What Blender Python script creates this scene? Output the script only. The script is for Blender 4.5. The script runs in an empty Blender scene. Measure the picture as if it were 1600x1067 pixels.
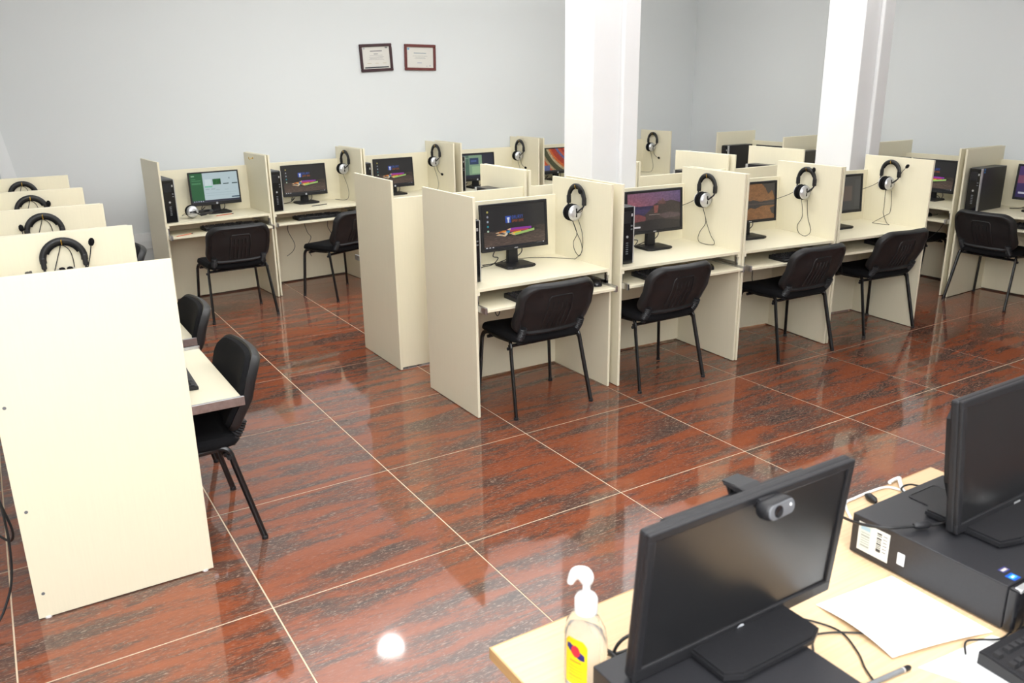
import bpy, bmesh, math, random
import numpy as np
from mathutils import Vector, Matrix, Euler
random.seed(7)
PI = math.pi
SC = bpy.context.scene
COL = SC.collection

# ------------------------------------------------------------------ camera
cam_data = bpy.data.cameras.new('camera'); cam = bpy.data.objects.new('camera', cam_data); COL.objects.link(cam)
YAW, PITCH, ROLL = .5537, .3034, -.0133
_f = Vector((math.sin(YAW)*math.cos(PITCH), math.cos(YAW)*math.cos(PITCH), -math.sin(PITCH)))
_r = _f.cross(Vector((0, 0, 1))).normalized(); _u = _r.cross(_f)
_c, _s = math.cos(ROLL), math.sin(ROLL)
_R, _U = _c*_r + _s*_u, -_s*_r + _c*_u
cam.matrix_world = Matrix(((_R.x, _U.x, -_f.x, -.6108), (_R.y, _U.y, -_f.y, -2.648), (_R.z, _U.z, -_f.z, 1.7978), (0, 0, 0, 1)))
cam_data.sensor_width = 36; cam_data.lens = 1298.74/1600*36; cam_data.clip_start = .05
cam_data.dof.use_dof = True; cam_data.dof.focus_distance = 4.6; cam_data.dof.aperture_fstop = 6.3
SC.camera = cam
# ------------------------------------------------------------------ light and exposure
SC.view_settings.view_transform = 'Standard'; SC.view_settings.look = 'None'
SC.view_settings.gamma = 1; SC.view_settings.use_curve_mapping = False
SC.view_settings.exposure = 0.18
world = bpy.data.worlds.new('world'); SC.world = world; world.use_nodes = True
world.node_tree.nodes['Background'].inputs[0].default_value = (.8, .85, .9, 1)
world.node_tree.nodes['Background'].inputs[1].default_value = .3
def area(name, loc, target, sx, sy, energy, color=(1, 1, 1)):
    d = bpy.data.lights.new(name, 'AREA'); d.shape = 'RECTANGLE'; d.size = sx; d.size_y = sy; d.energy = energy; d.color = color
    o = bpy.data.objects.new(name, d); COL.objects.link(o); o.location = loc
    o.rotation_euler = (Vector(target) - Vector(loc)).to_track_quat('-Z', 'Y').to_euler(); return o
area('added_front_fill', (-.5, -3.9, 2.35), (1.6, 1.5, .9), 2.6, 1.2, 140, (.97, .985, 1))  # added soft fill from behind the camera, no window is built there
area('ceiling_bounce_near', (.4, -1.9, 2.45), (.4, -1.9, 4), 3.2, 2.4, 135, (.97, .985, 1))
area('ceiling_bounce_far', (3.1, 2.4, 2.5), (3.1, 2.4, 4), 5.0, 3.0, 178, (.97, .985, 1))  # added fill without a fixture, aimed up so the ceiling brightens the back

# ------------------------------------------------------------------ materials
def nodes_of(name):
    m = bpy.data.materials.new(name); m.use_nodes = True
    nt = m.node_tree; return m, nt, nt.nodes['Principled BSDF']
def N(nt, t, **kw):
    n = nt.nodes.new(t)
    for k, v in kw.items():
        if k in n.inputs: n.inputs[k].default_value = v
        else: setattr(n, k, v)
    return n
def plain(name, col, rough=.5, metal=0, spec=.5, var=.06, scale=40, bump=0, stretch=(1, 1, 1), coord='Object'):
    m, nt, b = nodes_of(name); L = nt.links
    tc = N(nt, 'ShaderNodeTexCoord'); mp = N(nt, 'ShaderNodeMapping'); mp.inputs['Scale'].default_value = stretch
    no = N(nt, 'ShaderNodeTexNoise', Scale=scale, Detail=3.0)
    L.new(tc.outputs[coord], mp.inputs[0]); L.new(mp.outputs[0], no.inputs['Vector'])
    cr = N(nt, 'ShaderNodeValToRGB'); cr.color_ramp.elements[0].position = .3; cr.color_ramp.elements[1].position = .7
    cr.color_ramp.elements[0].color = (*[c*(1-var) for c in col], 1); cr.color_ramp.elements[1].color = (*[min(1, c*(1+var)) for c in col], 1)
    L.new(no.outputs['Fac'], cr.inputs[0]); L.new(cr.outputs[0], b.inputs['Base Color'])
    b.inputs['Roughness'].default_value = rough; b.inputs['Metallic'].default_value = metal
    b.inputs['Specular IOR Level'].default_value = spec
    if bump:
        bp = N(nt, 'ShaderNodeBump', Strength=bump, Distance=.002); L.new(no.outputs['Fac'], bp.inputs['Height']); L.new(bp.outputs[0], b.inputs['Normal'])
    return m
def tile_material():
    m, nt, b = nodes_of('polished_red_tile'); L = nt.links
    tc = N(nt, 'ShaderNodeTexCoord'); oi = N(nt, 'ShaderNodeObjectInfo')
    mp = N(nt, 'ShaderNodeMapping'); mp.inputs['Rotation'].default_value = (0, 0, .0)
    mul = N(nt, 'ShaderNodeMath', operation='MULTIPLY'); mul.inputs[1].default_value = 60
    L.new(oi.outputs['Random'], mul.inputs[0])
    cmb = N(nt, 'ShaderNodeCombineXYZ'); L.new(mul.outputs[0], cmb.inputs[0]); L.new(mul.outputs[0], cmb.inputs[1])
    L.new(tc.outputs['Object'], mp.inputs[0])
    ad = N(nt, 'ShaderNodeVectorMath', operation='ADD'); L.new(mp.outputs[0], ad.inputs[0]); L.new(cmb.outputs[0], ad.inputs[1])
    def noise(sx, sy, scale, detail, dist=0.0, rough=.6):
        s = N(nt, 'ShaderNodeVectorMath', operation='MULTIPLY'); s.inputs[1].default_value = (sx, sy, 1)
        L.new(ad.outputs[0], s.inputs[0])
        n = N(nt, 'ShaderNodeTexNoise', Scale=scale, Detail=detail, Roughness=rough, Distortion=dist); L.new(s.outputs[0], n.inputs['Vector']); return n
    bands = noise(1.5, 8.6, 1.25, 5, .5, .62)
    fine = noise(9, 34, 2.8, 5, .8, .75)
    fleck = noise(15, 62, 2.6, 4, .9, .75)
    cr = N(nt, 'ShaderNodeValToRGB'); e = cr.color_ramp.elements
    e[0].position = .34; e[0].color = (.29, .085, .038, 1); e[1].position = .68; e[1].color = (.080, .055, .046, 1)
    x = e.new(.46); x.color = (.25, .074, .036, 1); x = e.new(.55); x.color = (.125, .062, .044, 1)
    mixn = N(nt, 'ShaderNodeMath', operation='MULTIPLY_ADD'); mixn.inputs[1].default_value = .42; 
    L.new(fine.outputs['Fac'], mixn.inputs[0])
    sub = N(nt, 'ShaderNodeMath', operation='SUBTRACT'); sub.inputs[1].default_value = .21; L.new(bands.outputs['Fac'], sub.inputs[0])
    L.new(sub.outputs[0], mixn.inputs[2]); L.new(mixn.outputs[0], cr.inputs[0])
    fr = N(nt, 'ShaderNodeValToRGB'); f = fr.color_ramp.elements; f[0].position = .53; f[0].color = (0, 0, 0, 1); f[1].position = .66; f[1].color = (.85, .85, .85, 1)
    L.new(fleck.outputs['Fac'], fr.inputs[0])
    br = N(nt, 'ShaderNodeValToRGB'); g = br.color_ramp.elements; g[0].position = .38; g[0].color = (.18, .18, .18, 1); g[1].position = .6; g[1].color = (1, 1, 1, 1)
    L.new(bands.outputs['Fac'], br.inputs[0])
    fm = N(nt, 'ShaderNodeMath', operation='MULTIPLY'); L.new(fr.outputs[0], fm.inputs[0]); L.new(br.outputs[0], fm.inputs[1])
    mx = N(nt, 'ShaderNodeMixRGB'); mx.inputs[2].default_value = (.42, .29, .22, 1)
    L.new(fm.outputs[0], mx.inputs[0]); L.new(cr.outputs[0], mx.inputs[1]); L.new(mx.outputs[0], b.inputs['Base Color'])
    b.inputs['Roughness'].default_value = .055; b.inputs['Specular IOR Level'].default_value = .62
    return m
def attr_mat(name, emit, rough=.3):
    m, nt, b = nodes_of(name)
    a = N(nt, 'ShaderNodeAttribute', attribute_name='print')
    if emit:
        b.inputs['Base Color'].default_value = (.01, .01, .011, 1)
        nt.links.new(a.outputs['Color'], b.inputs['Emission Color']); b.inputs['Emission Strength'].default_value = emit
    else: nt.links.new(a.outputs['Color'], b.inputs['Base Color'])
    b.inputs['Roughness'].default_value = rough; return m
def glow(name, col, s):
    m, nt, b = nodes_of(name); b.inputs['Base Color'].default_value = (*col, 1)
    b.inputs['Emission Color'].default_value = (*col, 1); b.inputs['Emission Strength'].default_value = s; return m
M = dict(
 cream=plain('cream_laminate', (.85, .79, .60), .38, spec=.4, var=.012, scale=18, stretch=(9, 9, .35)),
 cream_edge=plain('cream_edge_band', (.86, .80, .63), .4, spec=.4, var=.015, scale=20),
 wood=plain('pale_oak_top', (.70, .49, .29), .4, spec=.4, var=.10, scale=9, stretch=(.6, 16, 1)),
 wood_edge=plain('tan_edge_band', (.50, .30, .13), .5, var=.08, scale=12, stretch=(1, 1, 10)),
 wall=plain('grey_white_wall_paint', (.72, .745, .745), .75, spec=.25, var=.012, scale=3, coord='Generated'),
 column=plain('white_column_paint', (.88, .88, .88), .5, spec=.4, var=.01, scale=5),
 ceil=plain('white_ceiling_paint', (.84, .84, .83), .85, spec=.2, var=.01, scale=5),
 trim=plain('white_plastic_trunking', (.80, .82, .82), .4, var=.01, scale=8),
 grout=plain('cream_grout', (.72, .58, .42), .8, var=.08, scale=30),
 tile=tile_material(),
 fabric=plain('black_woven_fabric', (.007, .007, .008), .95, spec=.2, var=.5, scale=420, bump=.35),
 shell=plain('black_moulded_plastic', (.014, .014, .015), .45, spec=.45, var=.12, scale=300, bump=.08),
 tube=plain('black_painted_steel', (.009, .009, .010), .25, spec=.55, var=.1, scale=60),
 black=plain('matt_black_plastic', (.014, .014, .016), .45, spec=.4, var=.1, scale=150),
 gloss=plain('glossy_black_plastic', (.010, .010, .012), .18, spec=.5, var=.1, scale=60),
 casing=plain('dark_grey_case_steel', (.020, .020, .023), .38, spec=.5, var=.08, scale=200),
 face_grey=plain('webcam_face_grey', (.13, .135, .145), .35, var=.05, scale=60),
 grey=plain('mid_grey_plastic', (.16, .17, .18), .4, var=.06, scale=60),
 silver=plain('silver_plastic', (.62, .63, .64), .3, metal=.6, var=.05, scale=60),
 steel=plain('zinc_slide_steel', (.55, .56, .58), .3, metal=1, var=.12, scale=50),
 brass=plain('brass_hook', (.80, .52, .12), .25, metal=1, var=.05, scale=40),
 white=plain('white_plastic', (.86, .86, .85), .35, var=.02, scale=20),
 paper=plain('white_paper', (.90, .90, .89), .8, spec=.2, var=.01, scale=10),
 cable=plain('black_cable_rubber', (.012, .012, .013), .5, var=.1, scale=80),
 frame_dark=plain('dark_mahogany_frame', (.045, .018, .022), .35, var=.2, scale=30, stretch=(1, 1, 6)),
 frame_red=plain('reddish_mahogany_frame', (.135, .030, .026), .35, var=.2, scale=30, stretch=(1, 1, 6)),
 key=plain('black_keycap', (.018, .018, .020), .5, var=.1, scale=90),
 blue=plain('blue_sticker', (.02, .22, .62), .3, var=.1, scale=60),
 orange=plain('orange_pencil_paint', (.55, .10, .03), .4, var=.06, scale=60),
 screen_off=plain('dark_screen_glass', (.012, .012, .013), .28, spec=.6, var=.05, scale=20),
 screen=attr_mat('lit_screen', .75, .3), printed=attr_mat('printed_paper', 0, .45),
 lamp=glow('lamp_diffuser', (1, .98, .95), 9.0), led=glow('white_led', (1, 1, 1), 1.2),
)
def glass_mat():
    m, nt, b = nodes_of('clear_plastic'); b.inputs['Base Color'].default_value = (.97, .97, .95, 1)
    b.inputs['Transmission Weight'].default_value = .92; b.inputs['Roughness'].default_value = .08; b.inputs['IOR'].default_value = 1.12
    no = N(nt, 'ShaderNodeTexNoise', Scale=30.0); bp = N(nt, 'ShaderNodeBump', Strength=.08); nt.links.new(no.outputs['Fac'], bp.inputs['Height']); nt.links.new(bp.outputs[0], b.inputs['Normal'])
    return m
M['clear'] = glass_mat()

# ------------------------------------------------------------------ mesh builder
class MB:
    def __init__(s): s.b = bmesh.new()
    def box(s, x0, x1, y0, y1, z0, z1, bev=0, seg=1, mtx=None):
        r = bmesh.ops.create_cube(s.b, size=1); vs = r['verts']
        for v in vs: v.co = Vector(((x0+x1)/2 + v.co.x*(x1-x0), (y0+y1)/2 + v.co.y*(y1-y0), (z0+z1)/2 + v.co.z*(z1-z0)))
        if bev:
            es = list({e for v in vs for e in v.link_edges})
            r2 = bmesh.ops.bevel(s.b, geom=es, offset=bev, segments=seg, affect='EDGES', profile=.5)
            vs = list({v for f in r2['faces'] for v in f.verts} | {v for v in vs if v.is_valid})
        if mtx is not None:
            for v in vs: v.co = mtx @ v.co
        return s
    def prism(s, pts, axis, a0, a1, bev=0):
        def P(p, a): return {'x': (a, p[0], p[1]), 'y': (p[0], a, p[1]), 'z': (p[0], p[1], a)}[axis]
        A = [s.b.verts.new(P(p, a0)) for p in pts]; B = [s.b.verts.new(P(p, a1)) for p in pts]; n = len(pts)
        fs = [s.b.faces.new(A[::-1]), s.b.faces.new(B)]
        for i in range(n): fs.append(s.b.faces.new((A[i], A[(i+1) % n], B[(i+1) % n], B[i])))
        if bev: bmesh.ops.bevel(s.b, geom=list({e for f in fs[:2] for e in f.edges}), offset=bev, segments=2, affect='EDGES')
        return s
    def tube(s, pts, r, n=8, smooth=0, oval=1.0, caps=True):
        P = [Vector(p) for p in pts]
        if smooth:
            Q = []
            for i in range(len(P)-1):
                a, b_, c, d = P[max(i-1, 0)], P[i], P[i+1], P[min(i+2, len(P)-1)]
                for k in range(smooth):
                    t = k/smooth
                    Q.append(.5*((2*b_) + (c-a)*t + (2*a-5*b_+4*c-d)*t*t + (3*b_-a-3*c+d)*t**3))
            P = Q + [P[-1]]
        rs = list(r) if isinstance(r, (list, tuple)) else [r]*len(P)
        if len(rs) != len(P): rs = list(np.interp(np.linspace(0, 1, len(P)), np.linspace(0, 1, len(rs)), rs))
        T0 = (P[1]-P[0]).normalized(); up = Vector((0, 0, 1)) if abs(T0.z) < .9 else Vector((1, 0, 0))
        nx = T0.cross(up).normalized(); rings = []
        for i, p in enumerate(P):
            T = (P[min(i+1, len(P)-1)] - P[max(i-1, 0)])
            if T.length < 1e-9: T = T0
            T.normalize(); nx = (nx - T*nx.dot(T)); 
            if nx.length < 1e-6: nx = T.orthogonal()
            nx.normalize(); ny = T.cross(nx)
            rings.append([s.b.verts.new(p + nx*(rs[i]*math.cos(2*PI*k/n)) + ny*(rs[i]*oval*math.sin(2*PI*k/n))) for k in range(n)])
        for a, b_ in zip(rings, rings[1:]):
            for k in range(n): s.b.faces.new((a[k], a[(k+1) % n], b_[(k+1) % n], b_[k]))
        if caps: s.b.faces.new(rings[0][::-1]); s.b.faces.new(rings[-1])
        return s
    def lathe(s, prof, c=(0, 0, 0), axis='z', n=20, ex=1.0, ey=1.0):
        rings = []
        for r, h in prof:
            ring = []
            for k in range(n):
                a = 2*PI*k/n; u, v = r*ex*math.cos(a), r*ey*math.sin(a)
                q = {'z': (u, v, h), 'x': (h, u, v), 'y': (u, h, v)}[axis]
                ring.append(s.b.verts.new(Vector(c) + Vector(q)))
            rings.append(ring)
        for a, b_ in zip(rings, rings[1:]):
            for k in range(n): s.b.faces.new((a[k], a[(k+1) % n], b_[(k+1) % n], b_[k]))
        s.b.faces.new(rings[0][::-1]); s.b.faces.new(rings[-1]); return s
    def pad(s, a, b, rc, front, back, fn, n=6):
        """closed cushion: rounded-rectangle rings; front/back are lists of (scale, offset); fn(u, v, off) -> point"""
        out = []
        for cx, cy, a0 in ((a-rc, b-rc, 0), (-(a-rc), b-rc, PI/2), (-(a-rc), -(b-rc), PI), (a-rc, -(b-rc), 3*PI/2)):
            for k in range(n+1): t = a0 + PI/2*k/n; out.append((cx + rc*math.cos(t), cy + rc*math.sin(t)))
        full = []                                                    # densify the straight sides
        for i, p in enumerate(out):
            q = out[(i+1) % len(out)]; L = math.hypot(q[0]-p[0], q[1]-p[1]); k = max(1, int(L/.05))
            for j in range(k): full.append((p[0]+(q[0]-p[0])*j/k, p[1]+(q[1]-p[1])*j/k))
        m = len(full)
        def ring(sc, off): return [s.b.verts.new(fn(x*sc, y*sc, off)) for x, y in full]
        rings = [ring(*t) for t in front[::-1]] + [ring(*t) for t in back]
        for A, B in zip(rings, rings[1:]):
            for k in range(m): s.b.faces.new((A[k], A[(k+1) % m], B[(k+1) % m], B[k]))
        for R, off, fl in ((rings[0], front[-1][1], 1), (rings[-1], back[-1][1], 0)):
            c = s.b.verts.new(fn(0, 0, off))
            for k in range(m): s.b.faces.new((R[(k+1) % m], R[k], c) if fl else (R[k], R[(k+1) % m], c))
        return s
    def poly(s, pts): s.b.faces.new([s.b.verts.new(p) for p in pts]); return s
    def build(s, name, mat, parent=None, smooth=False, **props):
        bmesh.ops.recalc_face_normals(s.b, faces=s.b.faces[:])
        me = bpy.data.meshes.new(name); s.b.to_mesh(me); s.b.free()
        me.materials.append(M[mat] if isinstance(mat, str) else mat)
        if smooth:
            me.polygons.foreach_set('use_smooth', [True]*len(me.polygons))
            try: me.set_sharp_from_angle(angle=math.radians(40))
            except Exception: pass
        o = bpy.data.objects.new(name, me); COL.objects.link(o)
        if parent is not None: o.parent = parent
        for k, v in props.items(): o[k] = v
        return o
def empty(name, label, cat, group=None):
    o = bpy.data.objects.new(name, None); COL.objects.link(o); o.empty_display_size = .05
    o['label'] = label; o['category'] = cat
    if group: o['group'] = group
    return o
def copy_tree(o, parent=None):
    c = o.copy(); COL.objects.link(c); c.parent = parent
    for ch in list(o.children): copy_tree(ch, c)
    return c
def put(o, mtx): o.matrix_world = mtx; return o
def retag(o, label, group=None):
    o['label'] = label
    if group: o['group'] = group
    return o

# ------------------------------------------------------------------ raster prints (flat print on a gridded face)
def lin(c): return np.where(c <= .04045, c/12.92, ((c+.055)/1.055)**2.4)
FONT = {'G': '01110 10001 10000 10111 10001 10001 01110', 'A': '01110 10001 10001 11111 10001 10001 10001', 'L': '10000 10000 10000 10000 10000 10000 11111',
 'X': '10001 10001 01010 00100 01010 10001 10001', 'Y': '10001 10001 01010 00100 00100 00100 00100', 'S': '01111 10000 10000 01110 00001 00001 11110',
 'U': '10001 10001 10001 10001 10001 10001 01110', 'P': '11110 10001 10001 11110 10000 10000 10000', 'O': '01110 10001 10001 10001 10001 10001 01110',
 'R': '11110 10001 10001 11110 10100 10010 10001', 'T': '11111 00100 00100 00100 00100 00100 00100', 'C': '01110 10001 10000 10000 10000 10001 01110',
 'E': '11111 10000 10000 11110 10000 10000 11111', 'N': '10001 11001 10101 10101 10011 10001 10001', ' ': '00000 00000 00000 00000 00000 00000 00000',
 'D': '11110 10001 10001 10001 10001 10001 11110', 'h': '10000 10000 10110 11001 10001 10001 10001', 'p': '00000 11110 10001 10001 11110 10000 10000'}
class Pic:
    def __init__(s, w, h, col): s.w, s.h = w, h; s.a = np.zeros((h, w, 3)); s.a[:] = col; s.Y, s.X = np.mgrid[0:h, 0:w]; s.X = (s.X+.5)/w; s.Y = (s.Y+.5)/h
    def rect(s, x0, x1, y0, y1, c): s.a[(s.X >= x0) & (s.X < x1) & (s.Y >= y0) & (s.Y < y1)] = c; return s
    def poly(s, pts, c):
        ins = np.zeros(s.X.shape, bool); n = len(pts)
        for i in range(n):
            (xa, ya), (xb, yb) = pts[i], pts[(i+1) % n]
            if ya == yb: continue
            ins ^= ((ya > s.Y) != (yb > s.Y)) & (s.X < (xb-xa)*(s.Y-ya)/(yb-ya)+xa)
        s.a[ins] = c; return s
    def disc(s, x, y, r, c, asp=16/9): s.a[((s.X-x)*asp)**2 + (s.Y-y)**2 < r*r] = c; return s
    def text(s, t, x, y, pw, ph, c, gap=1):
        for ch in t:
            for j, row in enumerate(FONT[ch].split()):
                for i, v in enumerate(row):
                    if v == '1': s.a[y+j*ph:y+(j+1)*ph, x+i*pw:x+(i+1)*pw] = c
            x += (5*pw) + gap
        return s
    def noise(s, amt, sx=1, sy=1, mask=None):
        rng = np.random.default_rng(3); g = rng.random((s.h//sy+2, s.w//sx+2)); g = np.kron(g, np.ones((sy, sx)))[:s.h, :s.w]
        k = 1+(g-.5)*amt; k = k if mask is None else np.where(mask, k, 1); s.a = np.clip(s.a*k[..., None], 0, 1); return s
def print_mesh(name, pic, fn):
    """grid of pic.w x pic.h faces, fn(u, v) -> xyz with v measured downwards"""
    w, h = pic.w, pic.h
    u, v = np.meshgrid(np.linspace(0, 1, w+1), np.linspace(0, 1, h+1)); co = np.array([fn(a, b) for a, b in zip(u.ravel(), v.ravel())], float)
    i = np.arange(h)[:, None]*(w+1) + np.arange(w)[None, :]
    q = np.stack([i, i+w+1, i+w+2, i+1], -1).reshape(-1)
    me = bpy.data.meshes.new(name); me.vertices.add(len(co)); me.vertices.foreach_set('co', co.ravel())
    nf = w*h; me.loops.add(nf*4); me.loops.foreach_set('vertex_index', q.astype(np.int32)); me.polygons.add(nf)
    me.polygons.foreach_set('loop_start', np.arange(0, nf*4, 4, dtype=np.int32)); me.update(calc_edges=True)
    at = me.attributes.new('print', 'FLOAT_COLOR', 'FACE')
    c = np.ones((nf, 4)); c[:, :3] = lin(pic.a.reshape(-1, 3)); at.data.foreach_set('color', c.astype(np.float32).ravel()); me.validate(); return me
def print_obj(name, pic, fn, mat, parent):
    me = print_mesh(name, pic, fn); me.materials.append(M[mat]); o = bpy.data.objects.new(name, me); COL.objects.link(o); o.parent = parent; return o

# ------------------------------------------------------------------ the room
X0, X1, Y0, Y1, ZC = -1.5, 6.95, -4.1, 5.25, 3.1
def struct(mb, name, mat, parent=None):
    o = mb.build(name, mat, parent)
    if parent is None: o['kind'] = 'structure'
    return o
floor = struct(MB().box(X0, X1, Y0, Y1, -.06, -.0015), 'floor', 'grout')
tb = bmesh.new(); tb.free()
tile_src = None
for i in range(-2, 9):
    for j in range(-6, 7):
        xa, xb, ya, yb = max(i*.8, X0)+.0028, min((i+1)*.8, X1)-.0028, max(j*.8, Y0)+.0028, min((j+1)*.8, Y1)-.0028
        if xb-xa < .02 or yb-ya < .02: continue
        full = abs(xb-xa-.7944) < 1e-3 and abs(yb-ya-.7944) < 1e-3
        if full and tile_src is not None:
            o = tile_src.copy(); COL.objects.link(o)
        else:
            hx, hy = (xb-xa)/2, (yb-ya)/2
            o = MB().box(-hx, hx, -hy, hy, -.012, 0, .0006).build('floor_tile', 'tile', floor)
            if full: tile_src = o
        o.location = ((xa+xb)/2, (ya+yb)/2, 0)
struct(MB().box(X0-.15, X1+.15, Y1, Y1+.15, 0, ZC), 'wall_back', 'wall')
struct(MB().box(X1, X1+.15, Y0, Y1, 0, ZC), 'wall_right', 'wall')
struct(MB().box(X0-.15, X0, Y0, Y1, 0, ZC), 'wall_left', 'wall')
struct(MB().box(X0-.15, X1+.15, Y0-.15, Y0, 0, ZC), 'wall_front', 'wall')
ceiling = struct(MB().box(X0-.15, X1+.15, Y0-.15, Y1+.15, ZC, ZC+.1), 'ceiling', 'ceil')
t1 = struct(MB().box(X0, X1, Y1-.022, Y1, .42, .565, .006), 'trim_1', 'trim')
MB().box(X0, X1, Y1-.028, Y1-.02, .486, .494).build('trunking_lid_seam', 'trim', t1)
struct(MB().box(X0, X1, Y1-.012, Y1, .0, .08, .003), 'baseboard_back', 'trim')
struct(MB().box(X1-.012, X1, Y0, Y1, .0, .08, .003), 'baseboard_right', 'trim')
# slanting white strips low on the back wall at its left end
t2 = struct(MB().prism([(-.62, 1.9), (-.53, 1.9), (-.335, .6), (-.46, .6)], 'y', Y1-.03, Y1, .004), 'trim_2', 'trim')

def column(x0, x1, y0, y1, label):
    c = empty('white_column', label, 'column', None); c.location = ((x0+x1)/2, (y0+y1)/2, 0)
    lx, ly = (x1-x0)/2, (y1-y0)/2
    del c['category']; c['kind'] = 'structure'
    MB().box(-lx, lx, -ly, ly, 0, ZC, .006, 2).build('column_shaft', 'column', c)
    MB().box(lx-.125, lx+.012, -ly-.035, -ly, 0, ZC, .012, 3).build('cable_trunking', 'column', c)
    MB().box(-lx-.01, lx+.01, -ly-.01, ly+.01, 0, .08, .003).build('skirting', 'trim', c)
column(2.735, 3.075, 1.75, 2.06, 'near square white column between the front and middle booth rows')
column(5.245, 5.545, 1.66, 2.0, 'far square white column at the right end of the middle booth row')

# round ceiling downlight (mirrored as a bright disc in the floor)
def downlight(x, y, label):
    d = empty('ceiling_downlight', label, 'light'); d.location = (x, y, ZC)
    MB().lathe([(.135, -.012), (.145, 0), (.145, .0)], n=28).build('trim_ring', 'white', d, True)
    MB().lathe([(.112, -.016), (.118, -.012)], n=28).build('diffuser', 'lamp', d, True)
    l = bpy.data.lights.new('downlight_lamp', 'SPOT'); l.energy = 22; l.spot_size = 2.4; l.spot_blend = .6; l.shadow_soft_size = .11; l.color = (1, .98, .95)
    o = bpy.data.objects.new('downlight_lamp', l); COL.objects.link(o); o.location = (x, y, ZC-.03)
downlight(1.76, 3.33, 'round white ceiling downlight mirrored in the floor beside the front desk')

# ------------------------------------------------------------------ study carrels
H, HB, DT, TT = 1.228, 1.118, .74, .64
HK = dict(A1=.305, A2=.315, A4=.335, B3=.30, B4=.32)
def carrel(w, d, pull, label, group, hook=True, screws=False, feet=False, ti=.030, hy=.28):
    c = empty('study_carrel', label, 'booth', group)
    for x in (0, w-.016):
        p = MB().box(x, x+.016, 0, d, .004, H, .0018, 2).build('side_panel', 'cream', c)
        if screws and x == 0:
            for yy, zz in ((d-.028, 1.0), (d-.028, .80), (d-.028, .42), (d-.028, .10)):
                MB().lathe([(.006, -.0012), (.005, .0)], (x-.0002, yy, zz), 'x', 10).build('screw_cap', 'grey', p)
    MB().box(.016, w-.016, d-.036, d-.02, .012, HB, .0015).build('back_panel', 'cream', c)
    MB().box(.016, w-.016, .004, d-.036, DT-.018, DT, .0015).build('desktop', 'cream', c)
    tr = MB().box(ti, w-.030, -pull, .36-pull, TT-.016, TT, .0015).build('keyboard_tray', 'cream', c)
    for sx in (ti-.014, w-.030):
        b = MB().box(sx, sx+.0135, -pull-.004, .36-pull, TT-.024, TT+.012, .001)
        b.build('drawer_slide', 'steel', c)
        MB().box(sx-.0, sx+.0135, .012, .38, TT+.014, TT+.03).box(sx, sx+.0135, .012, .03, TT+.01, DT-.018).build('slide_rail', 'steel', c)
    for sx in (.016, w-.030):
        MB().box(sx, sx+.0135, .0, .40, DT-.036, DT-.018).build('support_strip', 'cream_edge', c)
    if hook:
        hk = MB().tube([(w-.016, hy, H-.038), (w-.03, hy, H-.040), (w-.046, hy, H-.047), (w-.052, hy, H-.038), (w-.052, hy, H-.026)], .0028, 8, 3)
        hk.lathe([(.009, 0), (.006, -.004)], (w-.016, hy, H-.038), 'x', 12)
        hk.build('headset_hook', 'brass', c, True)
    if feet:
        for yy in (.03, d-.03): MB().lathe([(.012, 0), (.012, .008)], (.008, yy, 0), n=10).build('glide_foot', 'white', c)
    return c
def rotm(x, y, deg, z=0): return Matrix.Translation((x, y, z)) @ Matrix.Rotation(math.radians(deg), 4, 'Z')
ST = {}
def station(key, x, y, deg, w, d, pull, label, group, **kw):
    c = carrel(w, d, pull, label, group, hy=HK.get(key, .28), **kw); m = rotm(x, y, deg); put(c, m); ST[key] = (m, w, d, pull); return c
GA, GM, GB, GL, GE = 'booths of the front row', 'booths of the middle row', 'booths along the back wall', 'booths of the left row', 'booths along the right wall'
station('A1', 1.488, 1.115, 0, .925, .594, .075, 'cream study booth with pencil wallpaper screen, first of the front row beside the aisle', GA)
station('A2', 2.452, 1.085, -3, .955, .60, .05, 'cream study booth with sunset castle screen, second of the front row', GA)
station('A3', 3.409, 1.03, -6.5, .80, .60, .06, 'cream study booth with orange lake screen, third of the front row', GA)
station('A4', 4.213, .937, -6, .875, .60, .0, 'cream study booth with dark grey screen, last of the front row', GA)
station('M1', 2.458, 2.70, 180, .99, .60, .12, 'cream booth turned to the back wall, at the aisle end of the middle row', GM)
station('M4', 3.415, 2.69, 180, .945, .60, .03, 'cream booth turned to the back wall, directly behind the near white column', GM)
station('M2', 4.342, 2.685, 180, .92, .60, .03, 'cream booth turned to the back wall, just right of the near white column', GM)
station('M3', 5.172, 2.645, 180, .815, .60, .03, 'cream booth turned to the back wall, by the far white column', GM)
station('B1', .528, 4.44, 5, .885, .50, .07, 'cream booth with green spreadsheet screen, leftmost along the back wall', GB)
station('B2', 1.424, 4.535, 5, .885, .52, .03, 'cream booth against the back wall, second from its left end', GB)
station('B3', 2.33, 4.645, 3, 0.97, .555, .03, 'cream booth against the back wall, third from its left end', GB)
station('B4', 3.362, 4.69, 0, .93, .555, .03, 'cream booth against the back wall with a green window on screen', GB)
station('B5', 4.362, 4.725, 0, .875, .52, .03, 'cream booth against the back wall with a multicoloured striped screen', GB)
station('B6', 5.245, 4.715, 0, .89, .52, .03, 'cream booth in the back corner, right of the near white column', GB)
station('L1', -.12, .378, 90, .872, .60, .203, 'cream booth nearest the camera in the left row, big blank end panel', GL, screws=True, feet=True, ti=.085)
station('L2', -.135, 1.255, 90, .835, .60, .235, 'cream booth second in the left row, behind the big end panel', GL, ti=.12)
station('L3', -.145, 2.095, 90, .84, .60, .10, 'cream booth third in the left row', GL)
station('L4', -.148, 2.94, 90, .885, .60, .10, 'cream booth farthest in the left row, next to the back wall', GL)
station('E1', 6.35, 4.225, -90, 1.035, .60, .05, 'cream booth farthest along the right wall, near the room corner', GE)
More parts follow.
